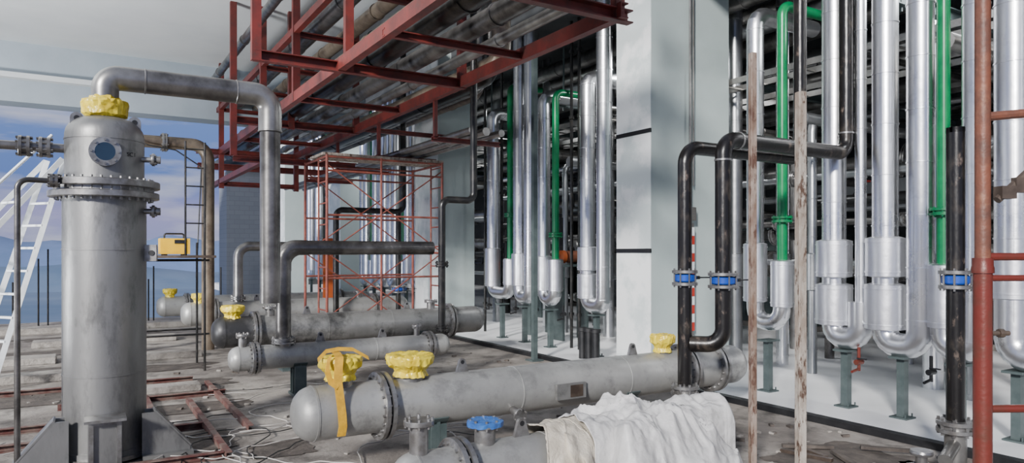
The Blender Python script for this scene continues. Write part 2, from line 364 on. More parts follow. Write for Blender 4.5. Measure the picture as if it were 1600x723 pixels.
# ================================================================ HORIZONTAL EXCHANGERS
def saddle(T,X,Y,zc,r,matn='post'):
    s=MB(); s.box((X,Y,.015),(.16,r*2.0,.03)); s.box((X,Y,(zc-r*.75)/2+.01),(.02,r*1.5,zc-r*.75-.02))
    for y in(-.7,0,.7): s.box((X,Y+y*r,(zc-r*.9)/2+.01),(.13,.016,zc-r*.9))
    pts=[]; 
    for k in range(13):
        t=math.radians(215+110*k/12); pts.append((X,Y+r*1.0*math.cos(t),zc+r*1.0*math.sin(t)))
    for k in range(12,-1,-1):
        t=math.radians(215+110*k/12); pts.append((X,Y+r*1.05*math.cos(t),zc+r*1.05*math.sin(t)))
    s.prism(pts,(.15,0,0))
    T.part('saddle_support',s,matn)
def lug(T,X,Y,z,w=.10,h=.13,matn='flange'):
    pts=[(X-w/2*1.2,Y,z-.02),(X+w/2*1.2,Y,z-.02),(X+w*.3,Y,z+h*.6)]+[(X+w*.3*math.cos(t),Y,z+h*.6+w*.3*math.sin(t)) for t in [math.pi*k/8 for k in range(1,8)]]+[(X-w*.3,Y,z+h*.6)]
    l=T.part('lifting_lug',MB().prism(pts,(0,.025,0)),matn); T.part('lug_hole',MB().lathe((X,Y-.0145,z+h*.6),(0,1,0),[(0,w*.16),(.029,w*.16)],14),'dark',l)
def exch(Y,zc,r,X0,X1,fl,noz,lugs,sad,shell,label,head=None):
    T=Thing('shell_and_tube_exchanger',label,'heat exchanger',((X0+X1)/2,Y,0),'horizontal heat exchangers on the terrace')
    o=(0,Y,zc)
    f0=fl[0]; f1=fl[-1]
    T.part('channel_head',MB().lathe(o,(1,0,0),[(X0,r*.02),(X0+.01,r*.35),(X0+r*.07,r*.52),(X0+r*.15,r*.68),(X0+r*.25,r*.79),(X0+r*.35,r*.88),(X0+r*.48,r*.945),(X0+r*.6,r*.985),(X0+r*.7,r),(X0+r*.705,r*1.02),(X0+r*.78,r*1.02),(X0+r*.785,r),(f0,r)],56),head or shell)
    def w(x): return [(x,r),(x+.001,r+.004),(x+.012,r+.004),(x+.013,r)]
    T.part('shell_barrel',MB().lathe(o,(1,0,0),[(f0,r)]+w(f0+(f1-f0)*.33)+w(f0+(f1-f0)*.66)+[(f1,r)],56),shell)
    T.part('rear_head',MB().lathe(o,(1,0,0),[(f1,r),(X1-r*.7,r),(X1-r*.6,r*.985),(X1-r*.35,r*.88),(X1-r*.15,r*.68),(X1-.01,r*.35),(X1,r*.02)],56),shell)
    for x in fl: T.part('body_flange',MB().flange((x,Y,zc),(1,0,0),r*1.30,.032,20,.011,True,.02),'flange')
    for (x,nr,h,cap) in noz:
        z=zc+r*.92
        n=T.part('nozzle',MB().cyl((x,Y,z-.03),(x,Y,z+h),nr*.62).flange((x,Y,z+h),(0,0,1),nr,.028,8,.009),'flange')
        if cap=='y':
            q=MB().wrap((x,Y,z+h),[(-.125,nr*.80),(-.10,nr*.72),(-.085,nr*.68),(-.06,nr*.80),(-.03,nr*1.05),(.02,nr*1.10),(.04,nr*1.04),(.046,nr*.8),(.044,nr*.45),(.05,.002)],110,.009,x*7)
            T.part('nozzle_wrap',q,'yellow',n,'crumpled yellow plastic wrap')
        elif cap=='b':
            q=MB().wrap((x,Y,z+h),[(-.012,nr*1.05),(.016,nr*1.08),(.022,nr*.9),(.022,nr*.4),(.024,.002)],80,.005,x*5)
            T.part('nozzle_cap',q,'bluecap',n,'blue plastic cover sheet')
    for x in lugs: lug(T,x,Y,zc+r)
    for x in sad: saddle(T,x,Y,zc,r)
    return T
Y1=5.05
E1=exch(Y1,.45,.195,1.27,5.88,[1.93,5.05,5.45],[(1.62,.145,.17,'y'),(2.17,.17,.15,'y'),(4.80,.11,.14,'y')],[2.62,4.42,5.25],[2.35,4.3],'paintgrey','long light grey horizontal heat exchanger with yellow-wrapped nozzles')
nb=E1.part('nameplate_bracket',MB().box((3.55,Y1-.215,.43),(.30,.03,.13)).box((3.43,Y1-.19,.43),(.02,.06,.10)).box((3.67,Y1-.19,.43),(.02,.06,.10)),'midshell')
E1.part('nameplate',MB().box((3.60,Y1-.232,.43),(.13,.006,.10)),'brownpipe',nb)
E1.part('side_nozzle',MB().cyl((3.0,Y1-.1,.34),(3.0,Y1-.28,.30),.03).flange((3.0,Y1-.28,.30),(0,-1,-.2),.06,.02,6,.007),'flange')
S=Thing('lifting_strap','yellow-orange webbing strap draped over the wrapped nozzle','strap',(1.62,Y1-.2,.4))
def ribbon(pts,w,side=(1,0,0)):
    m=MB(); s=V(side)*w/2; A=[m.bm.verts.new(V(p)-s) for p in pts]; B=[m.bm.verts.new(V(p)+s) for p in pts]
    n=V((0,0.006,0.004)); A2=[m.bm.verts.new(V(p)-s+n) for p in pts]; B2=[m.bm.verts.new(V(p)+s+n) for p in pts]
    for i in range(len(pts)-1):
        m.bm.faces.new((A[i],B[i],B[i+1],A[i+1])); m.bm.faces.new((A2[i],B2[i],B2[i+1],A2[i+1])); m.bm.faces.new((A[i],A[i+1],A2[i+1],A2[i])); m.bm.faces.new((B[i],B[i+1],B2[i+1],B2[i]))
    return m
S.part('strap_tail',ribbon([(1.60,5.12,.87),(1.58,5.0,.875),(1.56,4.88,.86),(1.545,4.85,.78),(1.54,4.85,.70),(1.55,4.83,.58),(1.56,4.82,.48),(1.57,4.83,.38),(1.565,4.85,.31)],.06),'strap')
S.part('strap_loop',ribbon([(1.50,4.92,.86),(1.47,4.87,.78),(1.49,4.855,.70),(1.54,4.84,.66)],.05,(.7,.3,.6)),'strap')
S.part('strap_loop',ribbon([(1.43,4.96,.84),(1.51,5.03,.888),(1.62,5.08,.892),(1.72,5.06,.885),(1.82,5.00,.82)],.05,(.1,.6,.4)),'strap')
exch(3.6,.33,.165,1.45,3.9,[1.84,3.6],[(1.60,.085,.18,None),(2.02,.10,.12,'b')],[2.27],[2.5,3.5],'paintgrey','short light grey heat exchanger partly under a tarpaulin')
E2=exch(8.05,.45,.135,1.35,3.98,[1.62,3.7],[(1.50,.07,.13,None),(3.55,.06,.12,None)],[2.35,3.1],[2.1,3.4],'paintgrey','slim grey horizontal heat exchanger with riser pipe')
E3=exch(9.9,.55,.205,1.45,5.5,[2.0,4.9],[(1.72,.14,.12,'y'),(2.2,.1,.12,None),(4.6,.1,.12,None)],[2.7,4.2],[2.4,4.4],'midshell','dark-headed long horizontal heat exchanger with dark-blotched shell','darkshell')
E4=exch(13.2,.55,.20,1.45,5.6,[2.0,4.9],[(1.75,.12,.12,'y'),(4.6,.1,.12,None)],[2.7],[2.4,4.4],'paintgrey','distant grey horizontal heat exchanger')
E5=exch(15.3,.55,.20,1.25,5.6,[1.8,4.9],[(1.5,.12,.12,'y')],[2.7],[2.4,4.4],'paintgrey','far grey horizontal heat exchanger near the terrace edge')

X=lineY(443,8.05)
R=Thing('exchanger_riser_pipe','grey steel riser turning to run level over the exchangers','pipe',(X,8.05,.6))
R.part('pipe_run',MB().tube([(X,8.05,.56),(X,8.05,1.66),(3.76,8.05,1.66)],.082,.2,22,9),'mill')
R.part('pipe_elbow',MB().tube([(X,8.05,1.40),(X,8.05,1.66),(X+.26,8.05,1.66)],.086,.2,22,9),'mill')
R.part('pipe_flange',MB().flange((X,8.05,.62),(0,0,1),.13,.025,8,.01,True),'flange')
Xr=lineY(372,13.2)
R=Thing('exchanger_riser_pipe','pale grey steel riser elbow over a distant exchanger','pipe',(Xr,13.2,.7))
R.part('pipe_run',MB().tube([(Xr,13.2,.72),(Xr,13.2,1.72),(Xr+.9,13.2,1.72)],.085,.2,18,8),'steelpipe')
R.part('pipe_flange',MB().flange((Xr,13.2,.80),(0,0,1),.13,.025,8,.01,True),'flange')
def valve(T,c,r,handle=(1,0,0)):
    c=V(c)
    v=T.part('butterfly_valve',MB().lathe(c-V((0,0,.035)),(0,0,1),[(0,r*1.35),(.01,r*1.5),(.06,r*1.5),(.07,r*1.35)],28).cyl(c,c+V(handle).normalized()*r*2.0,r*.35),'blue',label='blue wafer valve')
    for k in range(8):
        a=2*math.pi*(k+.5)/8; q=c+V((r*1.6*math.cos(a),r*1.6*math.sin(a),0)); T.part('bolt',MB().cyl(q-V((0,0,.085)),q+V((0,0,.085)),.008,seg=6),'steelpipe',v)
    h=V(handle).normalized()
    T.part('valve_handle',MB().cyl(c+h*r*1.9,c+h*r*2.7,.016).bar(c+h*r*2.6,c+h*r*2.6+V((.02,-.02,0))+h*.14,.03,.012),'dark',v)
    for s in(-1,1): T.part('pipe_flange',MB().flange(c+V((0,0,.055*s)),(0,0,1),r*1.85,.028,0,.011),'flange')
xa=lineY(1070,4.62); xb=lineY(1250,4.62)
B=Thing('black_service_pipe','scuffed black pipe with blue butterfly valve beside the column','pipe',(xa,4.62,0))
B.part('pipe_run',MB().tube([(xa,4.62,.36),(xa,4.62,2.56),(xb,4.62,2.56),(xb,4.62,5.9)],.064,.16,22,9),'scuffblack')
valve(B,(xa,4.62,1.375),.062,(1,-.1,0))
B.part('pipe_flange',MB().flange((xa,4.62,.36),(0,0,1),.125,.03,8,.012,True,.03),'flange')
B.part('pipe_stub',MB().cyl((xa,4.62,0),(xa,4.62,.33),.07).lathe((xa,4.62,.02),(0,0,1),[(0,.12),(.02,.12)],24),'steelpipe')
xa2=lineY(1130,4.38); xb2=lineY(1322,4.38)
B=Thing('black_service_pipe','scuffed black pipe crossing overhead and rising in front of silver pipes','pipe',(xa2,4.38,.8))
B.part('pipe_run',MB().tube([(xa+.03,4.59,.78),(xa2,4.38,.78),(xa2,4.38,2.62),(xb2,4.38,2.62),(xb2,4.38,5.9)],.073,.15,22,9),'scuffblack')
for p,a in(((xa2,4.38,2.42),(0,0,1)),((xb2,4.38,2.82),(0,0,1)),((xa2+.19,4.38,2.62),(1,0,0))):
    B.part('weld_bead',MB().lathe(p,a,[(0,.072),(.002,.079),(.018,.079),(.02,.072)],22,False),'flange')
valve(B,(xa2,4.38,1.355),.073,(1,-.1,0))
yb=lineX(1493,5.6)
B=Thing('black_service_pipe','open-topped black pipe with blue valve on a flanged base','pipe',(5.6,yb,0))
B.part('pipe_run',MB().tube([(5.6,yb,.33),(5.6,yb,2.54)],.064,0,22,cap=False).lathe((5.6,yb,2.5),(0,0,1),[(0,.064),(.04,.064),(.04,.056),(.0,.056)],22,False),'scuffblack')
valve(B,(5.6,yb,1.40),.062,(1,-.2,0))
B.part('pipe_flange',MB().flange((5.6,yb,.30),(0,0,1),.13,.03,8,.012,True,.03),'flange')
B.part('pipe_stub',MB().cyl((5.6,yb,0),(5.6,yb,.27),.075).tube([(5.6,yb,.18),(5.25,yb-.1,.12)],.045),'steelpipe')
B=Thing('black_service_pipe','slim black pipe stepping up from the slim exchanger','pipe',(3.86,7.98,.6))
x1=lineY(740,7.98)
B.part('pipe_run',MB().tube([(3.86,7.98,.62),(3.86,7.98,2.27),(x1,7.98,2.27),(x1,7.98,5.0)],.045,.1,16,6),'black')
for z in(1.46,.66): B.part('pipe_flange',MB().flange((3.86,7.98,z),(0,0,1),.085,.022,6,.009,True),'black')
B=Thing('black_service_pipe','slim black pipe bridging over the distant exchanger','pipe',(3.93,12.6,.0))
x0=lineY(525,12.8); x1=lineY(630,12.8)
B.part('pipe_run',MB().tube([(x0,12.8,.0),(x0,12.8,2.4),(x1,12.8,2.4),(x1,12.8,5.5)],.055,.13,16,6),'black')
valve(B,(x1-.1,12.8,.9),.08); B.part('pipe_run',MB().cyl((x1-.1,12.8,.0),(x1-.1,12.8,.86),.05),'black'); B.part('pipe_run',MB().cyl((x1-.1,12.8,.94),(x1-.1,12.8,2.38),.05),'black')
R=Thing('gantry_pipe','brown-grey pipe arching over the terrace near the edge','pipe',(.35,12.6,0))
xg=lineY(325,12.6)
R.part('pipe_run',MB().tube([(.35,12.6,0),(.35,12.6,3.38),(xg,12.6,3.38),(xg,12.6,.0)],.10,.25,18,8),'tanpipe')
R.part('pipe_flange',MB().flange((1.15,12.6,3.38),(1,0,0),.15,.03,8,.012,True),'flange')
R.part('hanging_cable',MB().tube([(.5,12.5,3.5),(.9,12.45,3.3),(1.3,12.45,3.25),(xg-.12,12.45,3.0),(xg-.2,12.45,1.2)],.012,.1,6),'cableblack')

# ================================================================ CLAD PIPES IN THE ROW
GR='silver clad pipes along the plant room edge'
def clad(X,pts,r,label,sleeves=(),green=None,bend=.19,smat='foil',cm='clad'):
    base=(pts[0][0],pts[0][1],min(p[2] for p in pts))
    T=Thing('insulated_pipe',label,'pipe',base,GR)
    m=MB().tube(pts,r,bend,28,4)
    for i in range(len(pts)-1):
        if (V(pts[i+1])-V(pts[i])).length>1.2: m.rings_on(pts[i],pts[i+1],r,.5,off=random.uniform(-.2,.2),w=.014,h=.006,seg=28)
    for i in range(len(pts)-1):
        p,q=V(pts[i]),V(pts[i+1])
        if abs(p.z-q.z)>1.5:
            lo,hi=min(p.z,q.z)+.3,max(p.z,q.z)-.3; a=random.uniform(3.4,5.2); m.box((p.x+r*math.cos(a),p.y+r*math.sin(a),(lo+hi)/2),(.012,.006,hi-lo),rz=a)
    p=m.finish('aluminium_jacket',cm,T.base,16); p.parent=T.o
    for (x,y,z0,z1,rs) in sleeves:
        L=z1-z0
        s=MB().lathe((x,y,z0),(0,0,1),[(0,rs*.7),(.012,rs),(.045,rs),(.046,rs+.006),(.06,rs+.006),(.061,rs),(L-.06,rs),(L-.059,rs+.005),(L-.045,rs+.005),(L-.044,rs),(L-.015,rs),(L,rs*.72)],36); T.part('insulation_sleeve',s,smat)
    if green:
        gp,gr,fz=green
        g=T.part('green_pipe',MB().tube(gp,gr,.13,16,8),'green',label='bright green painted pipe')
        if fz: T.part('pipe_flange',MB().flange(V((gp[0][0],gp[0][1],fz)),(0,0,1),gr*2,.024,8,.008,True,.02),'green',g)
    return T
def supp(X,Y,z=.6,w=.075):
    T=Thing('pipe_support_post','grey-green steel post under a pipe bend','support post',(X,Y,0),'steel posts under the pipe bends')
    T.part('post_shaft',MB().channel((X,Y,.01),(X,Y,z),w,w,.008),'post'); T.part('base_plate',MB().box((X,Y,.008),(.17,.17,.016)).cyl((X-.06,Y-.06,.01),(X-.06,Y-.06,.05),.008,seg=6).cyl((X+.06,Y-.06,.01),(X+.06,Y-.06,.05),.008,seg=6),'post'); T.part('top_cleat',MB().box((X,Y,z),(.22,.16,.02)),'post')
def smallvalve(X,Y,z,mt='dark'):
    T=Thing('drain_valve','small dark drain valve hanging below a silver bend','valve',(X,Y,z),'small drain valves')
    T.part('valve_body',MB().cyl((X,Y,z-.12),(X,Y,z+.12),.016,seg=8).cyl((X-.05,Y,z-.03),(X+.05,Y,z-.03),.028,seg=12).tube([(X,Y,z-.10),(X-.12,Y,z-.12)],.014,0,8),mt); T.part('valve_handle',MB().box((X-.03,Y-.05,z+.01),(.02,.10,.012)),'dark')
XR=6.8; TOP=5.95
y1,y2=lineX(1180,XR),lineX(1222,XR)
clad(XR,[(7.9,y1,4.42),(XR,y1,4.42),(XR,y1,.80),(XR,y2,.80),(XR,y2,1.2)],.098,'silver clad pipe with top bend and green branch',[(XR,y1,1.02,1.72,.135),(XR,y2,.98,1.52,.125)],([(XR,y2,1.45),(XR,y2,4.42),(7.9,y2,4.42)],.057,1.98),bend=.16)
y1,y2=lineX(1303,XR),lineX(1342,XR)
clad(XR,[(XR,y1,TOP),(XR,y1,.72),(XR,y2-.02,.72),(XR,y2-.02,1.1)],.12,'fat silver clad pipe with two bulging sleeves',[(XR,y1,1.34,1.74,.18),(XR,y1,.84,1.28,.185)],None,bend=.13)
clad(XR,[(XR,y2-.02,1.1),(XR,y2-.02,TOP)],.055,'thin silver clad pipe between two fat ones')
y1,y2=lineX(1383,XR),lineX(1438,XR)
clad(XR,[(XR,y1,TOP),(XR,y1,.70),(XR,y2,.70),(XR,y2,TOP)],.12,'silver clad pipe looping through a U bend with sleeves',[(XR,y1,1.36,1.76,.18),(XR,y1,.84,1.30,.19)],bend=.14)
y1,y2=lineX(1474,XR),lineX(1525,XR)
clad(XR,[(XR,y1,1.2),(XR,y1,.72),(XR,y2,.72),(XR,y2,TOP)],.11,'silver clad pipe with U bend and green branch',[(XR,y1,.90,1.5,.13)],([(XR,y1,1.45),(XR,y1,TOP)],.057,1.98),bend=.13)
y1=lineX(1582,XR)
clad(XR,[(XR,y1,TOP),(XR,y1,.72),(XR,y1-.35,.72),(XR,y1-.35,TOP)],.135,'broad silver clad pipe with U bend',[(XR,y1,1.2,1.6,.16)],bend=.15)
for u in(1200,1322,1410,1500,1590): supp(XR,lineX(u,XR),.59)
for u in(1342,1455): smallvalve(6.76,lineX(u,6.76),.52,'redpole' if u==1342 else 'dark')
y1,y2=lineX(770,XR),lineX(797,XR)
clad(XR,[(7.5,y1,4.30),(XR,y1,4.30),(XR,y1,.85),(XR,y2,.85),(XR,y2,1.3)],.115,'silver clad pipe with top bend behind the second column',[(XR,y1,.95,1.7,.15),(XR,y2,1.0,1.5,.13)],([(XR,y2,1.45),(XR,y2,4.7),(7.5,y2,4.7)],.055,2.3),bend=.16)
y1,y2=lineX(812,XR),lineX(829,XR)
clad(XR,[(XR,y1,TOP),(XR,y1,.80),(XR,y2,.80),(XR,y2,TOP)],.12,'tall silver clad pipe pair joined by a U bend',[(XR,y1,1.0,1.6,.15)],bend=.14)
y1,y2=lineX(850,XR),lineX(868,XR)
clad(XR,[(7.5,y1,4.30),(XR,y1,4.30),(XR,y1,.80),(XR,y2,.80),(XR,y2,1.2)],.11,'silver clad pipe with top bend and green branch',[(XR,y1,.95,1.55,.14),(XR,y2,.95,1.5,.13)],([(XR,y2,1.45),(XR,y2,4.30),(7.5,y2,4.30)],.06,1.9),bend=.16)
y1,y2=lineX(918,XR),lineX(944,XR)
clad(XR,[(7.5,y1,4.36),(XR,y1,4.36),(XR,y1,.78),(XR,y2,.78),(XR,y2,TOP)],.12,'silver clad pipe loop next to the large column',[(XR,y1,1.32,1.7,.16),(XR,y1,.88,1.28,.16)],bend=.16)
clad(XR,[(XR,lineX(965,XR-.3),TOP),(XR,lineX(965,XR-.3),.0)],.06,'thin silver pipe tight against the column')
for u in(785,820,860,932): supp(XR,lineX(u,XR),.64)
for u in(764,806,880): smallvalve(6.76,lineX(u,6.76),.62)
for u in(758,784,838,893,905):
    yy=lineX(u,7.05); m=MB().tube([(7.05,yy,.0),(7.05,yy,5.9)],.028,0,10).rings_on((7.05,yy,0),(7.05,yy,5.9),.028,1.1,w=.05,h=.018,seg=10)
    single('thin_riser','thin dark riser pipe between the silver pipes','pipe',m,'black',(7.05,yy,0),'thin dark risers')
for i,(yy,gg) in enumerate([(15.2,0),(15.9,1),(16.7,0),(17.4,0),(18.1,1),(18.8,0),(21.2,0),(22.2,1),(23.2,0),(24.2,0)]):
    clad(XR,[(XR,yy,TOP),(XR,yy,.80),(XR,yy+.33,.80),(XR,yy+.33,TOP if not gg else 1.4)],.115,'distant silver clad pipe beyond the second column',[(XR,yy,1.0,1.6,.15)],([(XR,yy+.33,1.35),(XR,yy+.33,TOP)],.055,None) if gg else None,bend=.15)
    supp(XR,yy+.16,.67)
for i,(X,yy) in enumerate([(8.6,3.3),(8.3,3.9),(8.6,4.5),(8.3,5.9),(8.6,6.6),(8.3,7.2),(8.6,8.6),(8.2,9.5),(8.6,10.5),(8.3,11.5),(8.6,12.6),(8.3,14.2)]):
    top=TOP if i%3 else 3.4
    P=[(X,yy,top),(X,yy,0)] if i%3 else [(X+1.2,yy,top),(X,yy,top),(X,yy,0)]
    clad(X,P,.06+.025*(i%3),'clad riser standing inside the plant room',[(X,yy,1.1,1.6,.10+.025*(i%3))],cm='cladin' if i%2 else 'clad',smat='cladin')
yy=lineX(835,5.75)
T=Thing('steel_channel_post','tall dark grey-green steel channel standing on the terrace','steel post',(5.75,yy,0))
T.part('post_shaft',MB().channel((5.75,yy,0),(5.75,yy,4.6),.07,.07,.01),'post'); T.part('base_plate',MB().box((5.75,yy,.01),(.2,.2,.02)),'post')
T=Thing('valve_cluster','dark capped drain stubs beneath the silver pipe bend','valve',(6.5,8.4,0))
for dy in(-.16,0,.16): T.part('drain_stub',MB().cyl((6.5,8.4+dy,0),(6.5,8.4+dy,.42),.055).lathe((6.5,8.4+dy,.42),(0,0,1),[(0,.075),(.05,.075)],16),'dark')

# ================================================================ RED RACK
RG='red primer steel pipe rack'
def rbeam(name,p0,p1,w,h,label,kind='i',matn='red'):
    m=MB(); (m.ibeam if kind=='i' else m.channel)(p0,p1,w,h,.012)
    c=((V(p0)+V(p1))/2); single(name,label,'steel beam',m,matn,tuple(c),RG)
Zr=3.8
rbeam('rack_beam',(2.6,3.4,Zr),(2.6,17,Zr),.09,.14,'long red primer steel beam of the pipe rack','c')
rbeam('rack_beam',(4.2,4.9,Zr),(4.2,17,Zr),.09,.14,'long red primer steel beam of the pipe rack','c')
rbeam('rack_beam',(2.6,3.4,4.75),(2.6,17,4.75),.08,.10,'upper long red primer steel beam of the pipe rack','c')
for yy,xl,xr in((5.0,2.6,4.35),(8.1,1.62,4.25),(12.2,2.1,4.25),(16.3,2.1,4.25)):
    rbeam('rack_cross_beam',(xl,yy,Zr-.02),(xr,yy,Zr-.02),.09,.12,'red primer cross beam carrying the overhead pipes','c')
for yy in(6.6,10.1,14.2): rbeam('rack_cross_beam',(2.55,yy,Zr-.02),(4.25,yy,Zr-.02),.06,.08,'light red primer cross beam under the overhead pipes','c')
for yy in(5.0,8.1,10.1,12.2,14.2,16.3): rbeam('rack_cross_beam',(2.6,yy,4.70),(4.2,yy,4.70),.06,.08,'upper red primer cross beam of the pipe rack','c')
for X,yy,z0 in((1.65,8.1,3.72),(2.7,8.1,3.72),(4.2,8.1,3.72),(2.6,12.2,3.1),(3.06,12.2,3.7),(2.13,12.2,3.2),(4.2,12.2,3.72),(2.6,5.0,3.72),(4.2,5.0,3.72),(2.6,16.3,3.0),(4.2,16.3,3.0),(2.6,10.1,3.75)):
    rbeam('rack_hanger',(X,yy,z0),(X,yy,5.7),.085,.10,'vertical red primer hanger dropping from the soffit','c')
rbeam('rack_cross_beam',(2.13,12.2,3.15),(4.2,12.2,3.15),.1,.1,'low red primer cross beam at a rack end','c')
rbeam('rack_cross_beam',(2.6,16.3,3.1),(4.2,16.3,3.1),.1,.1,'low red primer cross beam at a rack end','c')
rbeam('rack_beam',(2.6,12.2,3.15),(2.6,17.5,3.15),.10,.10,'low red primer beam at the rack end','c')
rbeam('rack_beam',(2.6,19.9,3.87),(6.0,19.9,3.87),.14,.16,'brown-red beam over the blockwork pier','c')
def longp(X,Z,r,y0,y1,matn,label,up=False):
    P=[(X,y0,5.9),(X,y0,Z),(X,y1,Z)] if up else [(X,y0,Z),(X,y1,Z)]
    m=MB().tube(P,r,.22,24,7)
    m.rings_on((X,y0+.4,Z),(X,y1,Z),r,2.4,off=random.uniform(-.9,.9),w=.05,h=.012,seg=24)
    single('rack_pipe',label,'pipe',m,matn,(X,(y0+y1)/2,Z),'overhead pipes on the red rack')
for X,Z,r,mm,ll in((2.80,3.98,.085,'tanpipe','tan lagged overhead pipe'),(3.14,4.03,.14,'black','large black overhead pipe'),(3.58,4.0,.11,'mill','dark steel overhead pipe'),(3.95,3.95,.065,'steelpipe','grey steel overhead pipe'),
   (2.95,4.90,.13,'mill','dark steel overhead pipe in the upper tier'),(3.42,4.86,.10,'tanpipe','tan overhead pipe in the upper tier'),(3.90,4.90,.14,'black','black overhead pipe in the upper tier'),(2.3,5.1,.07,'mill','slim dark overhead pipe near the soffit')):
    longp(X,Z,r,4.4 if 2.4<X<4.3 else 8.3,18.5,mm,ll)
for X,Z,r,mm,ll,y0 in((4.50,4.0,.12,'tanpipe','tan lagged overhead pipe beside the rack',7.6),(4.92,4.10,.13,'black','black overhead pipe beside the rack',8.6),(5.32,4.2,.10,'mill','dark overhead pipe beside the rack',9.6),(5.70,4.3,.12,'brownpipe','brown overhead pipe beside the rack',10.4)):
    longp(X,Z,r,y0,18.5,mm,ll,True)
for X,Z,r in((4.62,3.3,.05),(4.85,3.3,.06),(5.1,3.3,.05)):
    longp(X,Z,r,8.6,19,'steelpipe','slim grey pipe hung beside the rack')
for yy in(9.0,11.2,13.4,15.6):
    rbeam('rack_cross_beam',(4.2,yy,3.2),(5.3,yy,3.2),.05,.07,'small red bracket arm carrying slim pipes','c')
    rbeam('rack_hanger',(4.25,yy,3.2),(4.25,yy,3.75),.05,.05,'short red bracket hanger under the rack','c')
for yy in(12.3,16.4): rbeam('rack_cross_beam',(4.25,yy,3.84),(6.25,yy,3.84),.06,.08,'red cross arm carrying pipes beside the rack','c')

# ================================================================ interior overhead services
IG='overhead services inside the plant room'
for i,(X,Z,r,mm) in enumerate([(8.0,5.2,.14,'mill'),(8.9,5.3,.10,'steelpipe'),(9.3,5.25,.16,'cladin'),(9.7,4.5,.08,'black'),(10.1,5.2,.15,'mill'),(10.7,4.55,.12,'steelpipe'),(11.3,5.1,.18,'cladin'),(12.7,4.6,.14,'steelpipe'),(14.2,4.5,.12,'clad'),(15.4,4.6,.15,'mill')]):
    m=MB().tube([(X,1.5,Z),(X,34,Z)],r,0,16).rings_on((X,1.5,Z),(X,34,Z),r,1.5,w=.04,h=.01,seg=16)
    single('overhead_pipe','long %s pipe high in the plant room'%('silver clad' if mm=='clad' else 'grey' if mm=='steelpipe' else 'dark'),'pipe',m,mm,(X,17,Z),IG)
for i in range(9):
    X=[9.0,9.22,9.42,10.9,11.3,11.7,12.0,12.3,8.95][i]; r=[.06,.05,.09,.13,.07,.1,.045,.16,.05][i]; z=[2.9,2.4,1.9,1.6,2.8,2.2,1.2,3.2,1.1][i]
    y=1.5+random.uniform(0,1.5); pts=[(X,y,z)]
    zz=z
    while y<20:
        y+=random.uniform(1.2,3.2); pts.append((X,y,zz)); nz=z+random.uniform(-.45,.45); 
        if abs(nz-zz)>.15: zz=nz; pts.append((X,y,zz))
    pts.append((X,y+1.5,zz))
    T=Thing('header_pipe','jogging header pipe with fittings behind the risers','pipe',(X,pts[0][1],z),'header pipes inside the plant room')
    T.part('pipe_run',MB().tube(pts,r,r*1.8,14,5),['cladin','mill','black','steelpipe'][i%4])
    for k in range(len(pts)-1):
        a,b=V(pts[k]),V(pts[k+1])
        if (b-a).length>1.1:
            T.part('pipe_flange',MB().flange(a.lerp(b,.45),(0,1,0),r*1.9,.03,8,.01,True),'flange')
            if k%2==0:
                c=a.lerp(b,.6); T.part('valve_wheel',MB().cyl(c,c+V((-.02,0,r+.16)),.015,seg=8).lathe(c+V((-.02,0,r+.16)),(0,0,1),[(0,.02),(0,.09),(.02,.09),(.02,.02)],18),'redpaint' if (k+i)%4==0 else 'dark')
for i,yy in enumerate([2.4,3.0,3.7,4.9,5.3,7.6,8.1,9.0,10.0,11.0,12.1,12.9,14.9,16.4,18.9,21.5]):
    Z=3.2+.25*(i%4); r=.04+.025*(i%3); xe=random.uniform(10,15)
    m=MB().tube([(7.3,yy,Z),(xe,yy,Z)],r,0,14).rings_on((7.3,yy,Z),(xe,yy,Z),r,1.1,w=.05,h=.012,seg=14)
    single('branch_pipe','crosswise branch pipe inside the plant room','pipe',m,['cladin','mill','steelpipe','black'][i%4],(9,yy,Z),IG)
for i,(X,Z) in enumerate([(8.0,4.0),(9.0,3.95),(12.2,4.3)]):
    m=MB(); m.bar((X-.2,2,Z),(X-.2,32,Z),.02,.08).bar((X+.2,2,Z),(X+.2,32,Z),.02,.08)
    y=2.2
    while y<31.8: m.bar((X-.2,y,Z-.02),(X+.2,y,Z-.02),.03,.02); y+=.4
    single('cable_tray','galvanised ladder cable tray under the soffit','cable tray',m,'steelpipe',(X,17,Z),IG)
for i,yy in enumerate([4.2,7.65,10.3,12.9,17.0,20.8]):
    m=MB().ibeam((7.2,yy,4.28),(15.5,yy,4.28),.10,.14)
    single('trapeze_beam','grey steel trapeze beam carrying overhead pipes','steel beam',m,'post',(11,yy,4.28),IG)
    for X in(7.4,10.4,14.8): single('trapeze_hanger','thin hanger rod of an overhead trapeze','hanger rod',MB().cyl((X,yy,4.15),(X,yy,6.1),.018,seg=8),'post',(X,yy,4.2),IG)
for i in range(16):
    yy=2.8+i*.95; X=9.7+(i%2)*.5
    if abs(yy-14.6)<.5: continue
    r=.04+.03*(i%3); h=2.2+.5*(i%3)
    m=MB().tube([(X,yy,0),(X,yy,h),(X+.8,yy,h)],r,.15,14).rings_on((X,yy,0),(X,yy,h-.3),r,.6,seg=14)
    T=Thing('inner_riser_pipe','vertical pipe deeper inside the plant room','pipe',(X,yy,0),'inner riser pipes')
    T.part('pipe_run',m,['mill','steelpipe','black','cladin'][i%4]); T.part('pipe_flange',MB().flange((X,yy,1.3),(0,0,1),r*2,.03,8,.012,True),'flange')
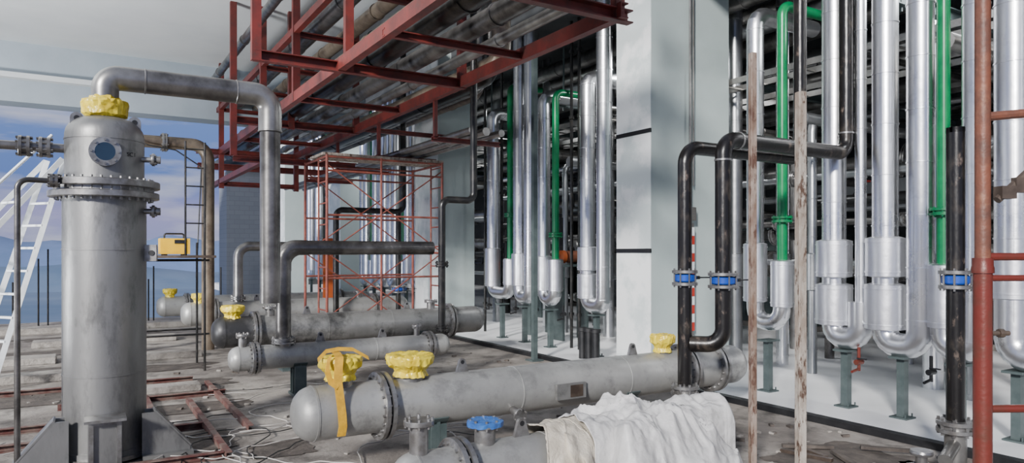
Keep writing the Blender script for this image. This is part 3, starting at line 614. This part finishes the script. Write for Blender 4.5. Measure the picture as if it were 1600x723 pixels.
for X,yy,w,dp,h,mm in((13.6,3.6,2.0,1.9,2.3,'dark'),(13.8,6.9,2.0,2.4,2.6,'dark'),(13.7,10.2,2.2,2.4,2.4,'post'),(13.8,14,2.0,2.8,2.5,'dark'),(13.8,19,2.4,3.4,2.5,'dark')):
    T=Thing('equipment_cabinet','dark plant equipment cabinet on a plinth inside','cabinet',(X,yy,0),'plant equipment cabinets')
    T.part('cabinet_body',MB().box((X,yy,h/2+.1),(w,dp,h)),mm); T.part('cabinet_plinth',MB().box((X,yy,.05),(w+.2,dp+.2,.1)),'plinth')
    for k in(-1,0,1):
        dr=T.part('door',MB().box((X-w/2-.012,yy+k*dp/3.1,h/2+.1),(.024,dp/3.3,h*.9)),mm); T.part('door_handle',MB().box((X-w/2-.035,yy+k*dp/3.1+.12,h/2+.1),(.02,.02,.16)),'steelpipe',dr)
for X,yy,z0 in((7.75,lineX(892,7.75),.95),(7.75,lineX(842,7.75),.75),(10.0,14.6,.1)):
    T=Thing('pump_set','orange-brown pump with motor on a steel stand','pump',(X,yy,0),'pumps inside the plant room')
    T.part('pump_stand',MB().box((X,yy,z0+.42),(.62,.40,.04)).box((X-.27,yy,(z0+.4)/2),(.05,.3,z0+.4)).box((X+.27,yy,(z0+.4)/2),(.05,.3,z0+.4)),'post'); T.part('motor',MB().lathe((X-.1,yy,z0+.58),(1,0,0),[(0,.09),(.02,.11),(.28,.11),(.32,.08)],24),'terra'); T.part('volute',MB().lathe((X-.28,yy,z0+.58),(1,0,0),[(0,.07),(.03,.12),(.12,.12),(.15,.07)],24),'orange'); T.part('outlet_pipe',MB().tube([(X-.22,yy,z0+.6),(X-.22,yy,z0+1.3)],.035),'black')

# ================================================================ SCAFFOLD TOWER
T=Thing('scaffold_tower','orange-red tubular scaffold tower with cross braces','scaffold',(4.3,11.65,0))
xs=(3.3,5.3); ys=(10.95,12.2); zt=3.15
for y in ys:
    for x in xs:
        T.part('standard',MB().cyl((x,y,0),(x,y,zt),.022,seg=10),'scaf')
for y in ys:
    for z in(1.2,2.2,2.9,3.12): T.part('ledger',MB().cyl((xs[0],y,z),(xs[1],y,z),.017,seg=8),'scaf')
    for a,b in((0.2,1.6),(1.6,3.0)):
        T.part('cross_brace',MB().cyl((xs[0],y,a),(xs[1],y,b),.011,seg=8),'scaf'); T.part('cross_brace',MB().cyl((xs[1],y,a),(xs[0],y,b),.011,seg=8),'scaf')
for x in xs:
    for k in range(9): T.part('rung',MB().cyl((x,ys[0],.35+k*.34),(x,ys[0]+.45,.35+k*.34),.012,seg=8),'scaf')
    T.part('standard',MB().cyl((x,ys[0]+.45,.2),(x,ys[0]+.45,zt),.016,seg=8),'scaf')
    for z in(1.6,3.12): T.part('ledger',MB().cyl((x,ys[0],z),(x,ys[1],z),.02,seg=8),'scaf')
for k in range(3): T.part('deck_plank',MB().box((4.3,11.1+k*.26,3.17),(2.1,.22,.04)),'wood')
T.part('standard',MB().cyl((4.2,ys[0],0),(4.2,ys[0],zt),.018,seg=10),'scaf')
single('orange_notice_board','orange safety board standing behind the scaffold','board',MB().box((4.35,14.2,.95),(.30,.04,1.9)),'orange',(4.35,14.2,.0))
single('terracotta_bucket','brown-red plastic bucket by the exchangers','bucket',MB().lathe((4.1,11.5,0.0),(0,0,1),[(0,.16),(.3,.2),(.33,.215),(.36,.215),(.36,.19),(.05,.15)],24),'terra',(4.1,11.5,0))

T=Thing('terrace_scaffold','thin dark tube scaffold platform near the terrace edge','scaffold',(1.0,10.4,0))
for x in(.62,1.44):
    for y in(10.35,11.1): T.part('standard',MB().cyl((x,y,0),(x,y,3.1 if x>1 and y<11 else 1.75),.016,seg=8),'black')
for y in(10.35,11.1):
    for z in(.5,1.5): T.part('ledger',MB().cyl((.5,y,z),(1.5,y,z),.014,seg=8),'black')
for k in range(5): T.part('rung',MB().cyl((1.20,10.35,2.0+k*.25),(1.44,10.35,2.0+k*.25),.010,seg=8),'black')
T.part('standard',MB().cyl((1.20,10.35,1.55),(1.20,10.35,3.1),.014,seg=8),'black')
for k in range(3): T.part('deck_plank',MB().box((1.0,10.4+k*.3,1.55),(1.15,.26,.035)),'brownpipe')
wy=10.5; wx=lineY(272,wy)
W=Thing('welding_machine','yellow portable welding machine on the scaffold deck','welding machine',(wx,wy,1.575))
W.part('machine_case',MB().box((wx,wy,1.69),(.36,.30,.21)),'yellowbox'); W.part('carry_handle',MB().tube([(wx-.12,wy,1.79),(wx-.12,wy,1.86),(wx+.12,wy,1.86),(wx+.12,wy,1.79)],.012,.03,8),'dark')
W.part('control_panel',MB().box((wx+.06,wy-.155,1.75),(.14,.012,.05)),'dark')
for s in(-.12,.12): W.part('foot',MB().box((wx+s,wy,1.577),(.05,.28,.022)),'dark')

L=Thing('step_ladder','tall white painted A-frame ladder behind the upright vessel','ladder',(-1.1,10.2,0))
def ladder(T,top,foot,sd,w,n):
    top=V(top);foot=V(foot);s=V(sd).normalized()*w/2
    for q in(-1,1): T.part('ladder_rail',MB().bar(foot+s*q,top+s*q*.75,.025,.06),'white')
    for k in range(1,n):
        f=k/n; c=foot.lerp(top,f); T.part('ladder_rung',MB().bar(c-s*(1-.25*f),c+s*(1-.25*f),.06,.025),'white')
ladder(L,(-.28,10.4,2.75),(-2.35,9.9,.02),(.45,-.9,0),.55,10)
ladder(L,(-.26,10.4,2.75),(-1.0,10.2,.02),(.6,-.8,0),.42,10)
L.part('handrail',MB().tube([(-.30,10.35,3.05),(-2.45,9.85,.45)],.018,0,8),'white')
L.part('handrail_post',MB().cyl((-.9,10.25,2.0),(-.9,10.22,2.33),.014,seg=8),'white')

# ================================================================ RIGHT FOREGROUND
px,py=3.06,1.41
T=Thing('red_scaffold_frame','rusty red scaffold pole with side rails and clamps','scaffold',(px,py,0))
T.part('standard',MB().cyl((px,py,0),(px,py,1.56),.034,seg=16),'redpole')
T.part('standard',MB().cyl((px,py,1.5),(px,py,3.4),.028,seg=16),'rustpole')
T.part('coupler',MB().lathe((px,py,1.52),(0,0,1),[(0,.040),(.02,.040),(.03,.037),(.06,.037)],16),'redpole')
for z,r in((1.585,.016),(1.50,.013),(.98,.016),(.55,.013)): T.part('ledger',MB().cyl((px,py,z),(px+.75,py-.42,z+.0),r,seg=10),'redpole')
T.part('ledger',MB().cyl((px,py,2.14),(px+.75,py-.42,2.22),.018,seg=10),'rustpole')
T.part('coupler',MB().box((px+.08,py-.045,1.84),(.06,.05,.05),rz=-.5).cyl((px+.05,py-.03,1.81),(px+.2,py-.1,1.95),.016,seg=8).box((px+.14,py-.08,1.87),(.07,.03,.06),rz=-.5),'brownpipe')
T.part('coupler',MB().cyl((px,py,1.28),(px+.1,py-.05,1.28),.01,seg=8).lathe((px+.06,py-.03,1.28),(.87,-.49,0),[(0,.018),(.02,.018)],8),'brownpipe')
for u,y,z,mm,lab,w in((1176,3.37,3.02,'rustpost','rust-speckled slim post standing upright on the terrace',.045),(1251,3.13,2.72,'wood','mottled dirty beige prop standing on the terrace',.058)):
    x=lineY(u,y); m=MB().box((x,y,z/2),(w,w,z),rz=-.3)
    bmesh.ops.bevel(m.bm,geom=m.bm.edges[:],offset=.004,segments=1,affect='EDGES')
    T=Thing('timber_prop',lab,'post',(x,y,0)); T.part('post_shaft',m,mm); T.part('foot_plate',MB().box((x,y,.01),(.16,.16,.02)),'wood')
gx,gy=4.62,lineX(1440,4.62)
T=Thing('gate_valve','small grey flanged gate valve near the black pipe base','valve',(gx,gy,0))
T.part('valve_body',MB().cyl((gx,gy,0),(gx,gy,.22),.05).flange((gx,gy,.2),(0,0,1),.09,.02,6,.008,True).cyl((gx,gy,.2),(gx,gy,.30),.035),'steelpipe')
T.part('hand_wheel',MB().lathe((gx,gy,.30),(0,0,1),[(0,.02),(0,.065),(.015,.07),(.03,.065),(.03,.02)],20),'flange')

# tarpaulins
def sm(a,b,x):
    t=max(0,min(1,(x-a)/(b-a))); return t*t*(3-2*t)
def facet(q):
    dd,_=noise.voronoi(q); return dd[1]-dd[0]
def tarp(name,label,x0,x1,y0,y1,hf,matn,nx=170,ny=150,seed=0,amp=1.0):
    m=MB(); g=[]; cx,cy=(x0+x1)/2,(y0+y1)/2
    for j in range(ny+1):
        row=[]
        for i in range(nx+1):
            s=i/nx;t=j/ny; e=.12*noise.noise(V((s*5,t*5,seed)))
            x=x0+(x1-x0)*s+e; y=y0+(y1-y0)*t+e*.6
            q=V((x*2.2+seed,y*2.2,seed)) 
            w=V((noise.noise(q*1.1),noise.noise(q*1.1+V((5,5,5))),0))
            f1=abs(noise.noise((q+w)*1.5)); f2=abs(noise.noise((q-w*.7)*3.3+V((2,8,1)))); c1=facet((q+w*.5)*1.3); c2=facet((q-w*.4)*3.2+V((3,1,2))); f3=abs(noise.noise((q+w*.6)*6.5))
            hb=hf(s,t,x,y); k=min(1,hb*4+.08)
            cr=.075*(.5-c1)+.032*(.5-c2)+.13*(.25-f1)+.07*(.22-f2)+.03*(.2-f3)
            h=hb+amp*cr*k
            dy=abs(y-3.6)
            if dy<.205: h=max(h,.33+math.sqrt(.205**2-dy*dy)*.90+.008+max(0,amp*(.02+.6*cr)))
            row.append(m.bm.verts.new((x,y,max(h,.014+.03*max(0,.4-c1)))))
        g.append(row)
    for j in range(ny):
        for i in range(nx): m.bm.faces.new((g[j][i],g[j][i+1],g[j+1][i+1],g[j+1][i]))
    o=single(name,label,'tarpaulin',m,matn,(cx,cy,0),ang=35) 
    so=o.modifiers.new('thick','SOLIDIFY'); so.thickness=.004
    return o
def h1(s,t,x,y):
    body=.50*sm(0,.34,t)*sm(0,.34,1-t)
    return body*sm(-.02,.16,s)*sm(-.02,.20,1-s)*(1.0+.14*math.sin(s*8-1.5)-.25*sm(.6,1,s))
tarp('tarpaulin','crumpled grey-white woven tarpaulin heaped over equipment',2.66,3.92,2.95,4.22,h1,'tarp',seed=3)
def h2(s,t,x,y): return .47*sm(0,.4,t)*sm(0,.3,1-t)*sm(-.1,.3,s)*sm(-.1,.3,1-s)
tarp('tarpaulin','cream canvas sheet draped over the exchanger end',2.38,2.72,3.15,3.98,h2,'tarp2',70,100,seed=11,amp=.7)

# ================================================================ GROUND CLUTTER
PG='low concrete plinths on the terrace'
pl=[(-.6,10.6,2.2,.4,.10),(1.0,11.9,1.2,.35,.10),(-1.5,12.3,2.4,.45,.10),(.4,14.4,2.2,.45,.10),(-1.0,16.9,3.0,.6,.12),(2.2,17.0,2.0,.5,.12),(.85,9.0,.7,.30,.08),(3.0,11.5,.6,.3,.10)]
for x,y,w,dp,h in pl:
    m=MB().box((x,y,h/2),(w,dp,h)); bmesh.ops.bevel(m.bm,geom=m.bm.edges[:],offset=.012,segments=2,affect='EDGES')
    single('concrete_plinth','low rough concrete plinth on the terrace floor','plinth',m,'plinth',(x,y,0),PG)
def patch(x,y,w,dp,seed,z=.006,matn='pit'):
    m=MB(); n=40; vs=[]
    for k in range(n):
        t=2*math.pi*k/n; c,s=math.cos(t),math.sin(t); sc=1/max(abs(c),abs(s))**.7; rr=1+.35*noise.noise(V((c*1.8,s*1.8,seed)))+.1*noise.noise(V((c*6,s*6,seed)))
        vs.append(m.bm.verts.new((x+w/2*c*sc*rr,y+dp/2*s*sc*rr,z)))
    m.bm.faces.new(vs)
    single('soil_patch','dark patch of bare soil and dust on the terrace','soil',m,matn,(x,y,0),'dark soil patches on the terrace',kind='stuff')
for k,(x,y,w,dp) in enumerate(((.9,9.45,1.6,.55),(-.8,9.2,1.5,.7),(.7,10.9,1.8,.6),(-.6,11.4,2.0,.6),(-.9,13.4,2.6,.7),(1.0,7.9,1.1,.5),(.2,15.6,2.6,.6),(-1.4,7.4,1.2,.4),(.7,6.5,.9,.7),(-.2,5.5,1.2,.5),(2.8,4.45,1.6,.25),(5.0,3.3,1.0,.8),(5.3,2.4,.5,1.2),(3.4,7.0,2.2,.5),(1.4,5.9,.5,.5))):
    patch(x,y,w,dp,k)
FG='red steel base channels on the floor'
for p0,p1 in(((-.9,5.85,.03),(.95,5.85,.03)),((-.9,6.95,.03),(.95,6.95,.03)),((-.85,5.4,.03),(-.85,7.4,.03)),((.98,5.8,.03),(.98,8.2,.03)),((.6,7.05,.03),(.6,8.6,.03)),((-.2,8.5,.03),(1.4,8.5,.03)),((1.3,6.6,.03),(1.3,9.2,.03)),((-1.6,7.6,.03),(.4,7.6,.03)),((-1.4,9.6,.03),(1.2,9.6,.03))):
    m=MB().channel(p0,p1,.05,.06,.008); c=(V(p0)+V(p1))/2
    single('base_channel','rusty red steel channel lying on the terrace floor','steel channel',m,'redfloor',(c.x,c.y,0),FG)
for k in range(40):
    x=random.uniform(.4,1.8); y=random.uniform(4.6,7.4)
    if k>14: x=random.uniform(-1.2,.9); y=random.uniform(4.4,5.6)
    if k>24: x=random.uniform(2,4.6); y=random.uniform(5.6,7.4)
    if k>33: x=random.uniform(-1.0,1.5); y=random.uniform(7.2,9.5)
    pts=[(x,y,.02)]; a=random.uniform(0,6.28)
    for i in range(14):
        a+=random.uniform(-.8,.8); x+=.13*math.cos(a); y+=.13*math.sin(a); pts.append((x,y,.014+.02*random.random()))
    single('loose_cable','thin loose %s cable snaking over the floor'%('pale' if k%3 else 'black'),'cable',MB().tube(pts,.005,.06,6,3),'cablewhite' if k%3 else 'cableblack',pts[0][:2]+(0,),'loose cables on the floor')
for k in range(190):
    x=random.uniform(-1.5,5.6); y=random.uniform(4.2,10.3)
    if k>145: x=random.uniform(4.4,5.8); y=random.uniform(2.0,4.2)
    if abs(y-5.05)<.3 or (abs(y-6.3)<.5 and x<.9) or abs(y-3.6)<.25 and x<4: continue
    s=random.uniform(.010,.035)
    m=MB().box((x,y,s*.35),(s*2,s*1.2,s*.7),rz=random.uniform(0,3)).jitter(s*.35,30,k)
    single('concrete_rubble','small chunk of broken concrete on the floor','rubble',m,'plinth' if k%3 else 'pit',(x,y,0),'rubble on the terrace floor')
for k in range(12):
    x=random.uniform(4.7,5.8); y=random.uniform(1.9,4.0); a=random.uniform(0,3)
    m=MB().bar((x,y,.02+.008*(k%4)),(x+.4*math.cos(a),y+.4*math.sin(a),.02+.008*(k%4)),.045,.025)
    single('timber_offcut','dark timber offcut lying by the floor edge','timber',m,'pit' if k%4 else 'brownpipe',(x,y,0),'timber offcuts by the floor edge')
for u in(20,60,75,130,232,240,345):
    y=18.6; x=lineY(u,y)
    single('rebar_rod','thin upright rebar at the terrace edge','rebar',MB().cyl((x,y,0),(x,y,random.uniform(.9,1.7)),.02,seg=6),'black',(x,y,0),'rebar at the terrace edge')

# ================================================================ LIGHT + WORLD
sun=bpy.data.lights.new('sun','SUN'); sun.energy=6.2; sun.angle=math.radians(6); sun.color=(1,.97,.94)
so=bpy.data.objects.new('sun',sun); bpy.context.collection.objects.link(so)
so.rotation_euler=V((.78,.58,-.40)).to_track_quat('-Z','Y').to_euler()
w=bpy.data.worlds.new('sky'); bpy.context.scene.world=w; w.use_nodes=True; nt=w.node_tree; bg=nt.nodes['Background']
tc=nt.nodes.new('ShaderNodeTexCoord'); sep=nt.nodes.new('ShaderNodeSeparateXYZ'); nt.links.new(tc.outputs['Generated'],sep.inputs[0])
rp=nt.nodes.new('ShaderNodeValToRGB'); nt.links.new(sep.outputs['Z'],rp.inputs['Fac'])
E=rp.color_ramp.elements; E[0].position=0.0; E[0].color=(.34,.42,.76,1); E[1].position=1; E[1].color=(.24,.32,.52,1)
for p,c in((.01,(.44,.49,.86)),(.05,(.52,.51,.92)),(.09,(.20,.33,.82)),(.20,(.26,.42,.92)),(.3,(.2,.3,.6))):
    e=E.new(p); e.color=(*c,1)
mp=nt.nodes.new('ShaderNodeMapping'); mp.inputs['Scale'].default_value=(2.2,2.2,11); nt.links.new(tc.outputs['Generated'],mp.inputs[0])
nz=nt.nodes.new('ShaderNodeTexNoise'); nz.inputs['Scale'].default_value=2.6; nz.inputs['Detail'].default_value=8; nt.links.new(mp.outputs[0],nz.inputs['Vector'])
cr=nt.nodes.new('ShaderNodeValToRGB'); cr.color_ramp.elements[0].position=.44; cr.color_ramp.elements[1].position=.66; nt.links.new(nz.outputs['Fac'],cr.inputs['Fac'])
mx=nt.nodes.new('ShaderNodeMix'); mx.data_type='RGBA'; nt.links.new(cr.outputs['Color'],mx.inputs[0]); nt.links.new(rp.outputs['Color'],mx.inputs[6]); mx.inputs[7].default_value=(.90,.92,1.1,1)
nt.links.new(mx.outputs[2],bg.inputs['Color']); bg.inputs['Strength'].default_value=.72
def area(loc,dirv,e,size,col=(.96,.98,1)):
    l=bpy.data.lights.new('fill_light','AREA'); l.energy=e; l.size=size; l.color=col
    lo=bpy.data.objects.new('fill_light',l); bpy.context.collection.objects.link(lo); lo.location=loc
    lo.rotation_euler=V(dirv).to_track_quat('-Z','Y').to_euler()
for yy in(3.5,8.5,13.5,19): area((7.9,yy,4.7),(0,0,-1),100,.6)  # added fill lights that brighten the interior and its floor
area((-5.0,8.5,.8),(.20,.35,1),1300,1.6)  # unseen fill light added out of view to brighten the left soffit
# camera
cam=bpy.data.cameras.new('cam'); co=bpy.data.objects.new('cam',cam); bpy.context.collection.objects.link(co)
co.location=(0,0,HC); co.rotation_euler=(math.pi/2,0,-math.radians(31.5)); cam.lens=1100/1600*36; cam.sensor_width=36; cam.shift_y=(395-361.5)/1600
cam.clip_end=12000
bpy.context.scene.camera=co
